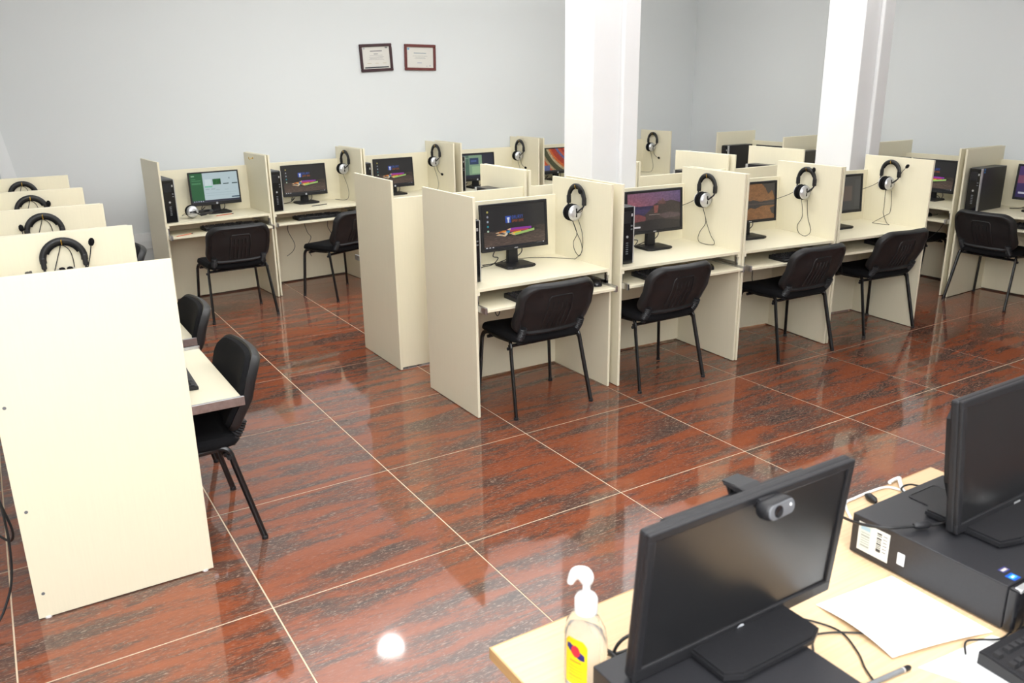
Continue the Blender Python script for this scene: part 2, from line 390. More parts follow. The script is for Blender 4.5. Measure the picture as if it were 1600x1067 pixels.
station('E2', 6.215, 3.18, -90, 1.02, .60, .05, 'cream booth second from the corner along the right wall', GE)
station('E3', 6.13, 2.15, -90, .87, .60, .05, 'cream booth by the right wall with pencil wallpaper, beyond the front row', GE)
station('E4', 6.115, 1.232, -88, .90, .58, .0, 'cream booth by the right wall holding the tall black tower, at picture edge', GE)

# ------------------------------------------------------------------ screens
def galaxy():
    p = Pic(448, 250, (.115, .112, .118)); p.a *= (1.15-.35*np.hypot(p.X-.85, p.Y-.3))[..., None]
    fl = p.Y > .60-.06*p.X; p.a[fl] = (.33, .27, .235); p.noise(.55, 19, 2, fl)
    p.a[fl] *= np.clip(.62+1.3*(p.Y-.55), .5, 1)[fl][:, None]
    p.rect(.355, .445, .255, .42, (.16, .30, .66)).noise(.10, 5, 5)
    W = (.86, .88, .92)
    p.disc(.402, .305, .020, W); p.poly([(.378, .295), (.386, .29), (.402, .335), (.418, .29), (.426, .295), (.414, .36), (.414, .42), (.390, .42), (.390, .36)], W)
    p.text('GALAXY', 206, 63, 2, 3, (.25, .38, .74), 4)
    p.text('SUPPORT CENTRE', 206, 90, 1, 2, (.70, .36, .20), 1)
    def pen(x0, y0, x1, y1, t, c, tip):
        p.poly([(x0, y0), (x1, y1), (x1, y1+t), (x0, y0+t)], c); p.poly([(x0, y0), (x0-.06, y0+t*.6), (x0, y0+t)], (.86, .72, .55)); p.disc(x0-.055, y0+t*.6, .012, tip)
    p.poly([(.20, .70), (.30, .74), (.60, .76), (.62, .72), (.92, .63), (.78, .58)], (.13, .11, .10))
    pen(.43, .55, .77, .555, .055, (.55, .20, .62), (.45, .1, .5)); pen(.42, .60, .72, .60, .045, (.72, .22, .34), (.7, .1, .2))
    pen(.30, .60, .36, .60, .05, (.85, .52, .12), (.8, .4, .1)); pen(.36, .62, .42, .60, .06, (.10, .48, .66), (.1, .4, .6))
    pen(.47, .655, .60, .64, .05, (.92, .74, .10), (.9, .7, .1)); pen(.50, .685, .82, .61, .055, (.62, .76, .42), (.4, .6, .2))
    pen(.24, .62, .30, .60, .035, (.72, .40, .16), (.3, .2, .1)); pen(.25, .67, .33, .70, .04, (.76, .70, .60), (.3, .3, .3)); pen(.34, .685, .38, .64, .06, (.84, .80, .72), (.5, .5, .5))
    for k, c in enumerate(((.75, .7, .35), (.6, .62, .66), (.62, .66, .72), (.12, .55, .60), (.7, .8, .7))): p.disc(.075, .12+.115*k, .026, c)
    p.rect(0, 1, .955, 1, (.10, .10, .12)); 
    for k in range(3): p.rect(.03+.05*k, .055+.05*k, .965, .99, (.8, .8, .82))
    p.rect(.95, .97, .965, .985, (.8, .8, .85)); p.rect(.85, .93, .975, .985, (.5, .5, .5)); return p
def castle():
    p = Pic(160, 90, (0, 0, 0)); t = np.clip(p.Y/.4, 0, 1)[..., None]; s = p.X[..., None]
    p.a = (1-t)*((1-s)*np.array((.55, .32, .42)) + s*np.array((.38, .30, .48))) + t*((1-s)*np.array((.66, .32, .34)) + s*np.array((.36, .26, .42)))
    p.noise(.10, 9, 2)
    p.poly([(0, .33), (.3, .36), (.6, .36), (.6, .7), (0, .7)], (.20, .16, .30)); p.poly([(0, .42), (.5, .45), (.5, .55), (0, .52)], (.24, .18, .36))
    p.poly([(.42, .46), (.5, .33), (.58, .27), (.66, .25), (.74, .27), (.82, .24), (1, .33), (1, 1), (.3, 1), (.3, .62)], (.25, .20, .18))
    p.poly([(.57, .26), (.6, .22), (.63, .24), (.66, .17), (.69, .24), (.72, .28), (.72, .33), (.57, .33)], (.42, .26, .24))
    p.poly([(.49, .36), (.58, .36), (.56, .56), (.50, .56)], (.56, .28, .24))
    p.poly([(.02, .62), (.12, .55), (.22, .56), (.34, .64), (.34, .8), (.02, .86)], (.50, .24, .24)); p.poly([(0, .78), (.3, .74), (.62, .72), (1, .8), (1, 1), (0, 1)], (.17, .15, .14))
    p.poly([(.55, .60), (.8, .56), (1, .62), (1, .70), (.7, .72)], (.35, .27, .27)); p.noise(.18, 4, 3); p.a = p.a*.78 + .22*p.a.mean(-1, keepdims=True)
    p.rect(.40, .60, .585, .60, (.62, .56, .52)); p.rect(.06, .1, .82, .85, (.8, .78, .78)); p.rect(.06, .24, .88, .92, (.82, .8, .8)); return p
def lake():
    p = Pic(160, 90, (.52, .36, .22)); p.noise(.14, 8, 4); D = (.24, .22, .20)
    p.poly([(0, .45), (.1, .40), (.2, .46), (.34, .40), (.5, .47), (.56, .44), (.7, .50), (1, .47), (1, .62), (.75, .62), (.6, .70), (.5, .66), (.38, .80), (.3, .70), (.2, .86), (.1, .72), (0, .80)], D)
    p.poly([(.72, 0), (1, 0), (1, .42), (.94, .2), (.86, .3), (.8, .12)], D); p.poly([(.9, .7), (1, .66), (1, .9), (.94, .84)], D); p.rect(0, 1, .55, .58, (.33, .28, .25)); p.noise(.12, 3, 2); return p
def greyscr():
    p = Pic(160, 90, (.22, .22, .215)); p.rect(0, .80, .28, .72, (.34, .29, .26)); p.rect(.0, .55, .1, .2, (.28, .28, .28)); p.rect(.86, .99, .1, .9, (.25, .25, .245)); return p
def excel():
    p = Pic(160, 90, (.72, .79, .81)); p.rect(0, .265, 0, 1, (.10, .36, .20)); p.rect(0, 1, .93, 1, (.16, .17, .24))
    p.rect(.03, .10, .08, .11, (.6, .75, .62)); 
    for y in (.19, .25, .32, .36): p.rect(.03, .22 if y > .2 else .12, y, y+.02, (.32, .55, .38))
    p.rect(.47, .64, .22, .42, (.07, .36, .17)); p.rect(.60, .64, .30, .42, (.10, .28, .16))
    p.rect(.30, .44, .22, .44, (.80, .86, .87)); p.rect(.29, .45, .46, .50, (.45, .75, .62)); p.rect(.68, .80, .385, .42, (.18, .27, .27)); p.rect(.87, .99, .385, .42, (.18, .27, .27))
    for x in (.3, .42, .52, .70): p.rect(x, x+.08, .56+.04*(x > .5), .575+.04*(x > .5), (.55, .62, .65))
    p.rect(.3, .95, .70, .71, (.62, .70, .72)); p.rect(.3, .9, .78, .79, (.64, .72, .74)); p.rect(.83, 1, .86, .90, (.25, .33, .40)); p.rect(.81, .83, .2, .24, (.2, .25, .3))
    for k in range(5): p.rect(.03+.045*k, .05+.045*k, .95, .98, (.7, .75, .8))
    return p
def window_scr():
    p = Pic(160, 90, (.14, .15, .21)); p.rect(.02, .66, .04, .86, (.50, .62, .50)); p.rect(.02, .28, .04, .86, (.30, .42, .36)); p.rect(.03, .27, .14, .17, (.55, .66, .58)); p.rect(.30, .56, .16, .42, (.17, .24, .36)); p.rect(.34, .50, .24, .32, (.28, .36, .55))
    p.rect(.36, .6, .5, .8, (.60, .72, .56)); p.rect(0, 1, .93, 1, (.10, .11, .16)); return p
def stripes():
    p = Pic(160, 90, 0); r = np.hypot((p.X-1.35)*1.6, (p.Y+.9)*1.0); cols = [(.62, .20, .12), (.72, .36, .16), (.66, .58, .44), (.26, .27, .18), (.24, .25, .16), (.62, .52, .38), (.70, .30, .14), (.78, .38, .18), (.60, .14, .14), (.70, .30, .16), (.35, .35, .5), (.6, .22, .16)]
    k = ((r-.55)*9.5).astype(int) % len(cols); p.a = np.array(cols)[k]; p.noise(.25, 2, 2)
    p.rect(0, .25, .72, .95, (.32, .36, .52)); p.noise(.2, 3, 3); p.rect(0, 1, .95, 1, (.18, .18, .2)); return p
def login():
    p = Pic(120, 68, (.17, .14, .30)); p.a += (.25*(1-p.Y))[..., None]*np.array((.5, .2, .4)); p.poly([(0, .3), (.3, .25), (.6, .4), (1, .35), (1, .5), (0, .55)], (.45, .25, .35)); p.rect(.05, .4, .82, .88, (.7, .7, .75)); return p
PICS = dict(galaxy=galaxy, castle=castle, lake=lake, grey=greyscr, excel=excel, window=window_scr, stripes=stripes, login=login)
PICM = {}
def round_badge(name, parent, x, y, z, r, pic_bg=(.75, .76, .78), facing='-y'):
    p = Pic(28, 28, pic_bg); p.text('h', 7, 6, 2, 2, (.12, .13, .15)); p.text('p', 15, 10, 2, 2, (.12, .13, .15))
    q = lambda u, v: (2*u-1, 2*v-1)
    def fn(u, v):
        a, b = q(u, v); X = a*math.sqrt(max(0, 1-b*b/2)); Y = b*math.sqrt(max(0, 1-a*a/2)); return (x+r*X, y, z-r*Y)
    return print_obj(name, p, fn, 'printed', parent)
def monitor(W, Ht, zb, kind, label, group, bezel=.017, chin=.02, base=(.20, .17), tilt=4, badge=False, cab=True, th=.045, neck_w=.075):
    """origin: middle of the foot on the surface; screen faces -y"""
    m = empty('computer_monitor', label, 'monitor', group)
    bw, bd = base
    MB().prism([(-bw/2, -bd*.42), (-bw*.36, -bd*.5), (bw*.36, -bd*.5), (bw/2, -bd*.42), (bw/2, bd*.42), (bw*.4, bd*.5), (-bw*.4, bd*.5), (-bw/2, bd*.42)], 'z', 0, .016, .004).build('foot', 'black', m)
    MB().prism([(-neck_w/2, .012), (neck_w/2, .012), (neck_w*.42, zb+.08), (-neck_w*.42, zb+.08)], 'y', .025, .052, .004).build('neck', 'black', m)
    T = Matrix.Translation((0, 0, zb)) @ Matrix.Rotation(math.radians(-tilt), 4, 'X')
    def tr(o): o.matrix_local = T; return o
    tr(MB().box(-W/2, W/2, -.004, th*.3, 0, Ht, .006, 2).prism([(-W*.36, Ht*.12), (W*.36, Ht*.12), (W*.40, Ht*.3), (W*.40, Ht*.8), (W*.34, Ht*.92), (-W*.34, Ht*.92), (-W*.40, Ht*.8), (-W*.40, Ht*.3)], 'y', th*.25, th, .008).build('housing', 'black', m))
    fr = MB()
    fr.box(-W/2, W/2, -.012, -.002, 0, chin, .003, 2); fr.box(-W/2, W/2, -.012, -.002, Ht-bezel, Ht, .003, 2)
    fr.box(-W/2, -W/2+bezel, -.012, -.002, chin-.003, Ht-bezel+.003, .003, 2); fr.box(W/2-bezel, W/2, -.012, -.002, chin-.003, Ht-bezel+.003, .003, 2)
    f = tr(fr.build('bezel', 'black', m)); f['kind'] = 'stuff'
    x0, x1, z0, z1 = -W/2+bezel-.001, W/2-bezel+.001, chin-.001, Ht-bezel+.001
    if kind == 'off':
        tr(MB().box(x0, x1, -.007, -.003, z0, z1).build('screen', 'screen_off', m))
    else:
        key = (kind, W, Ht)
        if key not in PICM:
            me = print_mesh('screen', PICS[kind](), lambda u, v: (x0+(x1-x0)*u, -.007, z1+(z0-z1)*v)); me.materials.append(M['screen']); PICM[key] = me
        s = bpy.data.objects.new('screen', PICM[key]); COL.objects.link(s); s.parent = m; tr(s)
    if badge: tr(round_badge('round_badge', m, 0, -.0128, chin*.5, min(.009, chin*.42)))
    else: tr(MB().box(-.012, .012, -.0128, -.0118, chin*.35, chin*.6).build('name_badge', 'silver', m))
    if cab:
        MB().tube([(.07, .05, zb+.03), (.085, .06, zb-.03), (.06, .07, zb-.06), (.02, .09, .03), (-.06, .11, .006), (-.17, .10, .006)], .003, 6, 5).build('video_cable', 'cable', m, True)
        MB().tube([(-.10, .04, zb+.02), (-.12, .06, zb-.04), (-.09, .05, .05), (-.14, .03, .02), (-.19, .06, .006), (-.235, .02, .006)], .003, 6, 5).build('power_cable', 'cable', m, True)
    return m
def at_station(o, key, lx, ly, lz, deg=0):
    m = ST[key][0] @ Matrix.Translation((lx, ly, lz)) @ Matrix.Rotation(math.radians(deg), 4, 'Z'); put(o, m); return o
GMN = 'monitors in the study booths'
def mon(key, lx, ly, kind, label, W=.463, Ht=.277, zb=.103, deg=0, **kw): return at_station(monitor(W, Ht, zb, kind, label, GMN, **kw), key, lx, ly, DT+.0005, deg)
mon('A1', .500, .39, 'galaxy', 'black monitor showing coloured pencils in the first front booth')
mon('A2', .548, .39, 'castle', 'black monitor showing a pink sunset over a castle')
mon('A3', .35, .36, 'lake', 'black monitor showing an orange lake reflection')
mon('A4', .365, .36, 'grey', 'black monitor with a plain dark grey screen, partly behind a booth side')
HP = dict(W=.43, Ht=.283, zb=.07, badge=True, bezel=.012, chin=.028)
mon('B1', .545, .372, 'excel', 'black monitor showing a green and white spreadsheet start page', **HP)
mon('B2', .48, .392, 'galaxy', 'black monitor with coloured pencils on screen, second booth along the back wall', **HP)
mon('B3', .485, .36, 'galaxy', 'black monitor with coloured pencils on screen, third booth along the back wall', **HP)
mon('B4', .36, .32, 'window', 'black monitor with a pale green window open, against the back wall', **HP)
mon('B5', .42, .34, 'stripes', 'black monitor with rainbow stripes, left of the near column', **HP)
mon('B6', .40, .30, 'window', 'black monitor mostly hidden behind the near white column', **HP)
mon('E3', .43, .36, 'galaxy', 'black monitor with coloured pencils by the right wall, beyond the front row', W=.43, Ht=.283, zb=.07)
mon('E4', .46, .36, 'login', 'black monitor cut off by the right edge of the picture, purple screen', W=.43, Ht=.283, zb=.085)
mon('E1', .50, .32, 'grey', 'black monitor of which only the top edge shows, farthest right wall booth', W=.43, Ht=.283, zb=.07)
mon('L1', .44, .40, 'grey', 'black monitor just peeking over the big left end panel', W=.455, Ht=.272, zb=.104)
mon('L2', .42, .38, 'grey', 'black monitor hidden behind the second left row panel', W=.455, Ht=.272, zb=.104)

# ------------------------------------------------------------------ tower computers
def tower(label, group, stickers=False):
    """origin: middle of the footprint; front faces -y"""
    t = empty('computer_tower', label, 'computer', group)
    w, h, d = .10, .345, .38
    MB().box(-w/2, w/2, -d/2+.02, d/2, 0, h, .003, 2).build('case', 'casing', t)
    fb = MB().box(-w/2+.001, w/2-.001, -d/2-.004, -d/2+.0205, .002, h-.002, .005, 2).build('front_bezel', 'gloss', t)
    MB().box(w/2-.006, w/2+.001, -d/2-.006, -d/2+.02, .004, h-.003, .002).build('silver_edge', 'silver', t)
    MB().box(-.034, .022, -d/2-.0065, -d/2-.003, .245, .315, .001).build('optical_drive', 'black', fb)
    MB().box(.026, .036, -d/2-.007, -d/2-.003, .285, .302, .001).build('power_button', 'silver', fb)
    MB().lathe([(.008, -d/2-.006), (.008, -d/2-.003)], (0, 0, .165), 'y', 16).build('round_badge', 'silver', fb)
    for z in (.205, .225): MB().box(.024, .036, -d/2-.0062, -d/2-.003, z, z+.008).build('usb_port', 'grey', fb)
    for k in range(6): MB().box(-.008, .008, -d/2-.0058, -d/2-.003, .06+.013*k, .066+.013*k).build('vent_slot', 'grey', fb)
    if stickers:
        for z in (.305, .325): MB().box(w/2, w/2+.0006, -d/2+.034, -d/2+.050, z, z+.014).build('blue_sticker', 'blue', t)
    return t
GT = 'tower computers in the study booths'
tw0 = tower('black tower computer at left edge of the first front booth', GT)
at_station(tw0, 'A1', .068, .330, DT+.0005)
tws = tower('tall black tower computer with small blue stickers, by the right wall', GT, True)
at_station(tws, 'E4', .095, .205, DT+.0005)
for key, lx, ly, lab in (('A2', .100, .270, 'black tower computer with silver edge, left of the sunset screen'), ('A3', .070, .345, 'black tower computer seen as a thin dark edge in the orange screen booth'),
    ('B1', .070, .235, 'black tower computer left of the spreadsheet screen'), ('B2', .072, .245, 'black tower computer in the second back wall booth'),
    ('B3', .085, .322, 'black tower computer in the third back wall booth'), ('B4', .07, .325, 'black tower computer in the booth with green window screen'),
    ('M1', .085, .32, 'black tower computer peeking over the middle row near the aisle'), ('M2', .085, .30, 'black tower computer peeking over the middle row right of the near column'), ('M3', .085, .28, 'black tower computer peeking over the middle row by the far column'),
    ('E1', .072, .26, 'black tower computer farthest along the right wall'), ('E2', .072, .27, 'black tower computer second along the right wall, beside the far column'), ('E3', .075, .30, 'black tower computer behind the last front booth, by the right wall')):
    c = copy_tree(tw0); retag(c, lab); at_station(c, key, lx, ly, DT+.0005)

# ------------------------------------------------------------------ keyboards and mice
def keyboard(label, group, keys_single=False):
    """origin: middle of the base; user at -y; .44 x .15"""
    k = empty('keyboard', label, 'keyboard', group)
    MB().prism([(-.075, 0), (.075, 0), (.075, .026), (.06, .028), (-.06, .018), (-.075, .012)], 'x', -.22, .22, .002).build('keyboard_body', 'black', k)
    rows = [(-.055, [1.25, 1.25, 1.25, 6.25, 1.25, 1.25, 1.25, 1.25]), (-.036, [2.25]+[1]*10+[2.75]), (-.017, [1.75]+[1]*11+[2.25]), (.002, [1.5]+[1]*12+[1.5]), (.021, [1]*13+[2]), (.049, [1, -.6, 1, 1, 1, 1, -.4, 1, 1, 1, 1, -.4, 1, 1, 1, 1])]
    caps = []
    u = .0187
    for y, ws in rows:
        x = -.212
        for w in ws:
            if w > 0: caps.append((x, x+w*u, y)); x += w*u
            else: x += -w*u
        x = .078
        for q in range(3): caps.append((x+q*u, x+(q+1)*u, y)) if not (y == -.017 or (y == -.036 and q != 1)) else None
        if y < .04:
            for q in range(4): caps.append((.140+q*u, .140+(q+1)*u, y))
    def zt(y): return .018 + (y+.06)/.12*.010
    def cap(b, x0, x1, y):
        z = zt(y)-.001; v = []
        for (dx, dy, dz) in ((0.001, 0.001, 0), (.0035, .003, .008)):
            v.append([(x0+dx, y-.0085+dy, z+dz), (x1-dx, y-.0085+dy, z+dz), (x1-dx, y+.0085-dy, z+dz), (x0+dx, y+.0085-dy, z+dz)])
        A = [b.b.verts.new(p) for p in v[0]]; B = [b.b.verts.new(p) for p in v[1]]; b.b.faces.new(B)
        for i in range(4): b.b.faces.new((A[i], A[(i+1) % 4], B[(i+1) % 4], B[i]))
    if keys_single:
        for c in caps: b = MB(); cap(b, *c); b.build('key', 'key', k)
    else:
        b = MB()
        for c in caps: cap(b, *c)
        b.build('keys', 'key', k, kind='stuff')
    return k
def mouse(label, group):
    m = empty('computer_mouse', label, 'mouse', group)
    def fn(u, v, off): return Vector((u, v, .004 + max(off, 0)*(1-.35*(v/.055)**2) if off > 0 else .001))
    MB().pad(.030, .055, .028, [(1, .006), (.96, .018), (.86, .026), (.6, .032), (.3, .034)], [(1, 0), (.95, 0)], fn).build('mouse_body', 'gloss', m, True)
    MB().lathe([(.008, -.003), (.008, .003)], (0, .03, .030), 'x', 12).build('scroll_wheel', 'grey', m)
    MB().tube([(0, .054, .008), (.005, .09, .006), (.0, .13, .005), (-.03, .17, .005)], .0018, 6, 4).build('mouse_cable', 'cable', m, True)
    return m
kb0, ms0 = None, None
for key, lx, dy, lab in (('A1', .46, .10, 'below the pencil screen of the first front booth'), ('A2', .42, .13, 'in the sunset screen booth'), ('A3', .54, .10, 'in the orange lake screen booth'), ('A4', .70, .115, 'in the dark grey screen booth'),
        ('B1', .545, .19, 'below the green spreadsheet screen'), ('B2', .46, .13, 'in the second back wall booth'), ('L1', .50, .19, 'sticking out behind the big left end panel'), ('E4', .62, .13, 'in the right edge booth beside the tall tower')):
    kb = keyboard('', 'keyboards on the booth trays') if kb0 is None else copy_tree(kb0); kb0 = kb0 or kb
    retag(kb, 'black keyboard on the pull-out tray ' + lab); pl = ST[key][3]; at_station(kb, key, lx, dy-pl, TT+.0005, random.uniform(-2, 2))
for key, lx, dy, lab in (('A1', .845, .13, 'on the tray of the first front booth, behind the chair back'), ('A2', .73, .12, 'on the tray of the sunset screen booth'), ('A3', .70, .16, 'on the tray of the orange lake screen booth'), ('A4', .70, .12, 'on the tray of the dark grey screen booth'),
        ('B1', .78, .17, 'right of the keyboard under the spreadsheet screen'), ('B2', .79, .13, 'on the tray of the second back wall booth'), ('E3', .60, .12, 'on the tray of the booth beyond the front row')):
    m_ = mouse('', 'mice on the booth trays') if ms0 is None else copy_tree(ms0); ms0 = ms0 or m_
    retag(m_, 'black mouse ' + lab); at_station(m_, key, lx, dy-ST[key][3], TT+.0005, random.uniform(-12, 12))

# ------------------------------------------------------------------ headsets
def headset(label, group, mic, cable):
    """origin: underside of the headband's top; hangs in the xz plane, panel on the +y side"""
    h = empty('headset', label, 'headset', group)
    R, cz = .077, -.077
    def arc(a0, a1, r, n=20): return [(r*math.cos(math.radians(a0+(a1-a0)*k/n)), 0, cz + 1.0*r*math.sin(math.radians(a0+(a1-a0)*k/n))) for k in range(n+1)]
    MB().tube(arc(-8, 188, R), .0105, 10, oval=1.3).build('headband', 'shell', h, True)
    MB().tube(arc(25, 155, R-.009), .006, 8, oval=1.9).build('band_cushion', 'fabric', h, True)
    for s in (-1, 1):
        MB().box(s*R-.010, s*R+.010, -.012, .012, cz-.035, cz+.015, .005, 2).build('size_slider', 'black', h)
        MB().tube([(s*R, 0, cz-.03), (s*.076, -.008, cz-.045), (s*.066, -.022, cz-.06), (s*.050, -.030, cz-.075)], .005, 8, 3).build('yoke', 'black', h, True)
        c = MB().lathe([(.002, .0), (.040, .0), (.050, .006), (.052, .014), (.050, .024), (.036, .027)], (0, -.031, cz-.080), 'x', 22)
        for v in c.b.verts: v.co.x *= s
        c.build('ear_pad', 'fabric', h, True)
        c = MB().lathe([(.044, .022), (.048, .029), (.042, .039), (.028, .045), (.004, .047)], (0, -.031, cz-.080), 'x', 22)
        for v in c.b.verts: v.co.x *= s
        sh = c.build('ear_shell', 'silver', h, True)
        MB().box(s*.044-.003, s*.044+.003, -.037, -.025, cz-.105, cz-.052, .002).build('shell_band', 'black', h)
    if mic:
        P = mic; MB().tube([(.044, -.031, cz-.08)] + P, .0022, 6, 5).build('microphone_boom', 'black', h, True)
        a, b = Vector(P[-2]), Vector(P[-1]); d = (b-a).normalized()
        MB().tube([b-d*.006, b, b+d*.010, b+d*.020, b+d*.026], [.006, .0105, .012, .010, .004], 10).build('microphone_foam', 'fabric', h, True)
    if cable: MB().tube([Vector(p) for p in cable], .0019, 6, 7).build('headset_cable', 'cable', h, True)
    return h
MIC_UP = [(.070, -.010, -.15), (.095, -.012, -.08), (.108, -.012, -.025)]
MIC_BAND = [(.075, -.012, -.14), (.088, -.016, -.09), (.066, -.020, -.035)]
MIC_TOP = [(.07, -.012, -.14), (.084, -.014, -.09), (.078, -.016, -.01)]
MIC_OUT = [(.075, -.012, -.13), (.11, -.014, -.07), (.145, -.014, -.03)]
MIC_DOWN = [(.05, -.012, -.235), (.09, -.014, -.262), (.125, -.014, -.272)]
MIC_L = [(-.07, -.012, -.14), (-.094, -.012, -.09), (-.098, -.012, -.06)]
def loop(pts): return [(.0, -.004, -.235)] + pts
C1 = [(.0, -.028, -.207), (-.002, .01, -.29), (.035, .014, -.345), (.04, .014, -.40), (-.02, .012, -.45), (-.03, .010, -.452), (-.08, -.03, -.4515), (-.20, -.16, -.4515), (-.24, -.30, -.4515)]
C1b = [(.03, -.006, -.20), (.045, .012, -.28), (.05, .014, -.36), (.02, .014, -.425), (-.03, .014, -.40), (-.045, .014, -.35), (-.01, .013, -.29), (.0, -.026, -.207)]
C2 = [(.0, -.028, -.207), (-.012, .012, -.28), (.0, .014, -.315), (.045, .014, -.39), (.085, .014, -.43), (.07, .010, -.4505), (-.03, .0, -.4515), (-.075, .013, -.43), (-.06, .014, -.38), (-.01, .014, -.31), (.0, -.026, -.207)]
C3 = [(.0, -.028, -.207), (-.02, .012, -.33), (-.06, .014, -.40), (-.045, .012, -.445), (.03, -.03, -.4515), (.075, -.03, -.4515), (.07, .013, -.42), (.03, .014, -.33), (.025, .0, -.21)]
C4 = [(.0, -.028, -.207), (-.03, .012, -.33), (-.03, .013, -.39), (.02, .0, -.4515), (.09, -.06, -.4515), (-.02, -.09, -.4515), (-.06, -.04, -.4515), (-.005, .012, -.40), (.03, .014, -.36), (.03, .0, -.21)]
CS = [(.0, -.028, -.207), (-.004, .012, -.32), (.006, .014, -.40), (-.03, .0, -.4505), (-.14, -.06, -.4515)]
CL = [(-.03, -.006, -.235), (-.066, .012, -.24), (-.055, .013, -.17), (-.012, .010, -.045), (.0, .006, -.02), (.028, .010, -.05), (.034, .013, -.12), (.02, -.004, -.20)]
GH = 'headsets hung on the booth hooks'
def hang(key, side_x, ly, mic, cable, label):
    h = headset(label, GH, mic, cable); m, w, d, _ = ST[key]
    zt = H-.047+.0028+.0125
    put(h, m @ Matrix.Translation((side_x, ly, zt)) @ Matrix.Rotation(-PI/2, 4, 'Z')); return h
for key, mic, cab, lab in (('A1', MIC_BAND, C1, 'black and silver headset hung right of the pencil screen, first front booth'), ('A2', None, C2, 'headset hung right of the sunset screen, cable looped below'),
        ('A3', MIC_TOP, C3, 'headset hung right of the orange lake screen'), ('A4', MIC_OUT, C4, 'headset hung in the last front booth, microphone stretched to the right'),
        ('B2', None, CS, 'headset hung in the second back wall booth, seen nearly edge on'), ('B3', MIC_DOWN, CS, 'headset hung in the third back wall booth, microphone pointing down'),
        ('B4', MIC_DOWN, CS, 'headset hung in the fourth back wall booth, left of the striped screen'), ('B6', MIC_DOWN, CS, 'headset hung on the back corner booth, right of the near column'),
        ('L1', MIC_UP, CL, 'headset on the brass hook nearest the camera in the left row'), ('L2', MIC_L, CL, 'headset on the second hook of the left row, microphone to the left'),
        ('L3', [(.07, -.012, -.14), (.090, -.012, -.10), (.088, -.012, -.05)], CL, 'headset on the third hook of the left row, microphone folded up'), ('L4', None, CL, 'headset on the farthest hook of the left row')):
    w = ST[key][1]; h = hang(key, w-.016-.024, HK.get(key, .28), mic, cab, lab)
    if key in ('A2', 'A3', 'A4'): MB().tube([Vector(q) for q in ((-.072, .008, -.115), (-.11, .008, -.165), (-.16, -.02, -.20), (-.215, -.10, -.235))], .0019, 6, 6).build('headset_cable', 'cable', h, True)
    if key == 'A1': MB().tube([Vector(p) for p in C1b], .0019, 6, 7).build('headset_cable', 'cable', h, True)

# ------------------------------------------------------------------ chairs
def chair(label, group):
    """origin: floor; faces +y"""
    c = empty('visitor_chair', label, 'chair', group)
    def seat_fn(u, v, off): return Vector((u, v+.030, .43 + off - .018*max(0, (v-.10)/.11)**2*1.0 + .008*(u/.23)**2))
    MB().pad(.232, .205, .06, [(1, .006), (.985, .020), (.95, .030), (.85, .034), (.5, .030), (.2, .028)], [(1, -.004), (.97, -.014), (.9, -.018)], seat_fn).build('seat_cushion', 'fabric', c, True)
    ta = math.radians(22)
    def back_pt(u, v, off):
        f = .040*(u/.235)**2 + .016*(1-abs(v)/.17)**2*-1
        return Vector((u, -.232 + f + off*math.cos(ta) - v*math.sin(ta)*1.05, .617 + v*math.cos(ta) + off*math.sin(ta)))
    MB().pad(.236, .153, .085, [(1, .006), (.985, .020), (.94, .032), (.8, .038), (.4, .036)], [(1, 0), (.9, 0)], back_pt, 8).build('backrest_cushion', 'fabric', c, True)
    sh = MB().pad(.247, .161, .09, [(1, .010), (.97, .012)], [(1, -.008), (.985, -.022), (.95, -.028), (.89, -.028), (.865, -.020), (.84, -.016), (.5, -.018), (.2, -.019)], back_pt, 8).build('backrest_shell', 'shell', c, True)
    for x in (-.045, -.015, .015, .045):
        MB().tube([back_pt(x, -.12, -.018), back_pt(x, -.05, -.020), back_pt(x, .03, -.020), back_pt(x, .055, -.018)], .0055, 6).build('rib', 'shell', sh, True)
    MB().tube([back_pt(-.078, -.12, -.017), back_pt(-.078, .0, -.019), back_pt(-.075, .075, -.018), back_pt(-.066, .088, -.018), back_pt(0, .09, -.018), back_pt(.066, .088, -.018), back_pt(.075, .075, -.018), back_pt(.078, 0, -.019), back_pt(.078, -.12, -.017)], .0055, 6).build('rib_arch', 'shell', sh, True)
    for s in (-1, 1):
        pts, rs = [], []
        for k in range(19):
            t = k/18; pts.append((s*(.190+.004*t), -.135-.055*t-.008*math.sin(t*PI), .425+.090*t)); rs.append(.024 if k % 2 else .0185)
        MB().tube(pts, rs, 12).build('bellows', 'black', c, True)
        MB().tube([(s*.215, .150, .418), (s*.226, .175, .408), (s*.232, .187, .385), (s*.236, .192, .34), (s*.258, .205, .008)], .0102, 10, 3, oval=1.25).build('leg', 'tube', c, True)
        MB().tube([(s*.215, -.085, .422), (s*.226, -.112, .414), (s*.232, -.126, .39), (s*.236, -.134, .35), (s*.258, -.215, .008)], .0102, 10, 3, oval=1.25).build('leg', 'tube', c, True)
        MB().tube([(s*.215, .152, .418), (s*.214, .05, .413), (s*.215, -.090, .422)], .0102, 10, 2, oval=1.25).build('seat_rail', 'tube', c, True)
        for y in (.205, -.215): MB().lathe([(.0135, 0), (.0135, .012), (.012, .015)], (s*.259, y, 0), n=12).build('foot_cap', 'black', c)
        MB().lathe([(.009, 0), (.009, .02)], (s*.238 - (.01 if s > 0 else .01), -.115, .385), 'x', 10).build('bolt_knob', 'black', c)
    for y in (.13, -.105): MB().tube([(-.232, y, .395), (.232, y, .395)], .010, 8).build('cross_bar', 'tube', c, True)
    return c
ch0 = chair('black padded chair at the first front booth, back towards the camera', 'black booth chairs')
def sit(x, y, deg, label, first=False):
    c = ch0 if first else copy_tree(ch0); retag(c, label, 'black booth chairs'); put(c, rotm(x, y, deg)); return c
sit(1.915, 1.200, 0, 'black padded chair pushed under the first front booth', True)
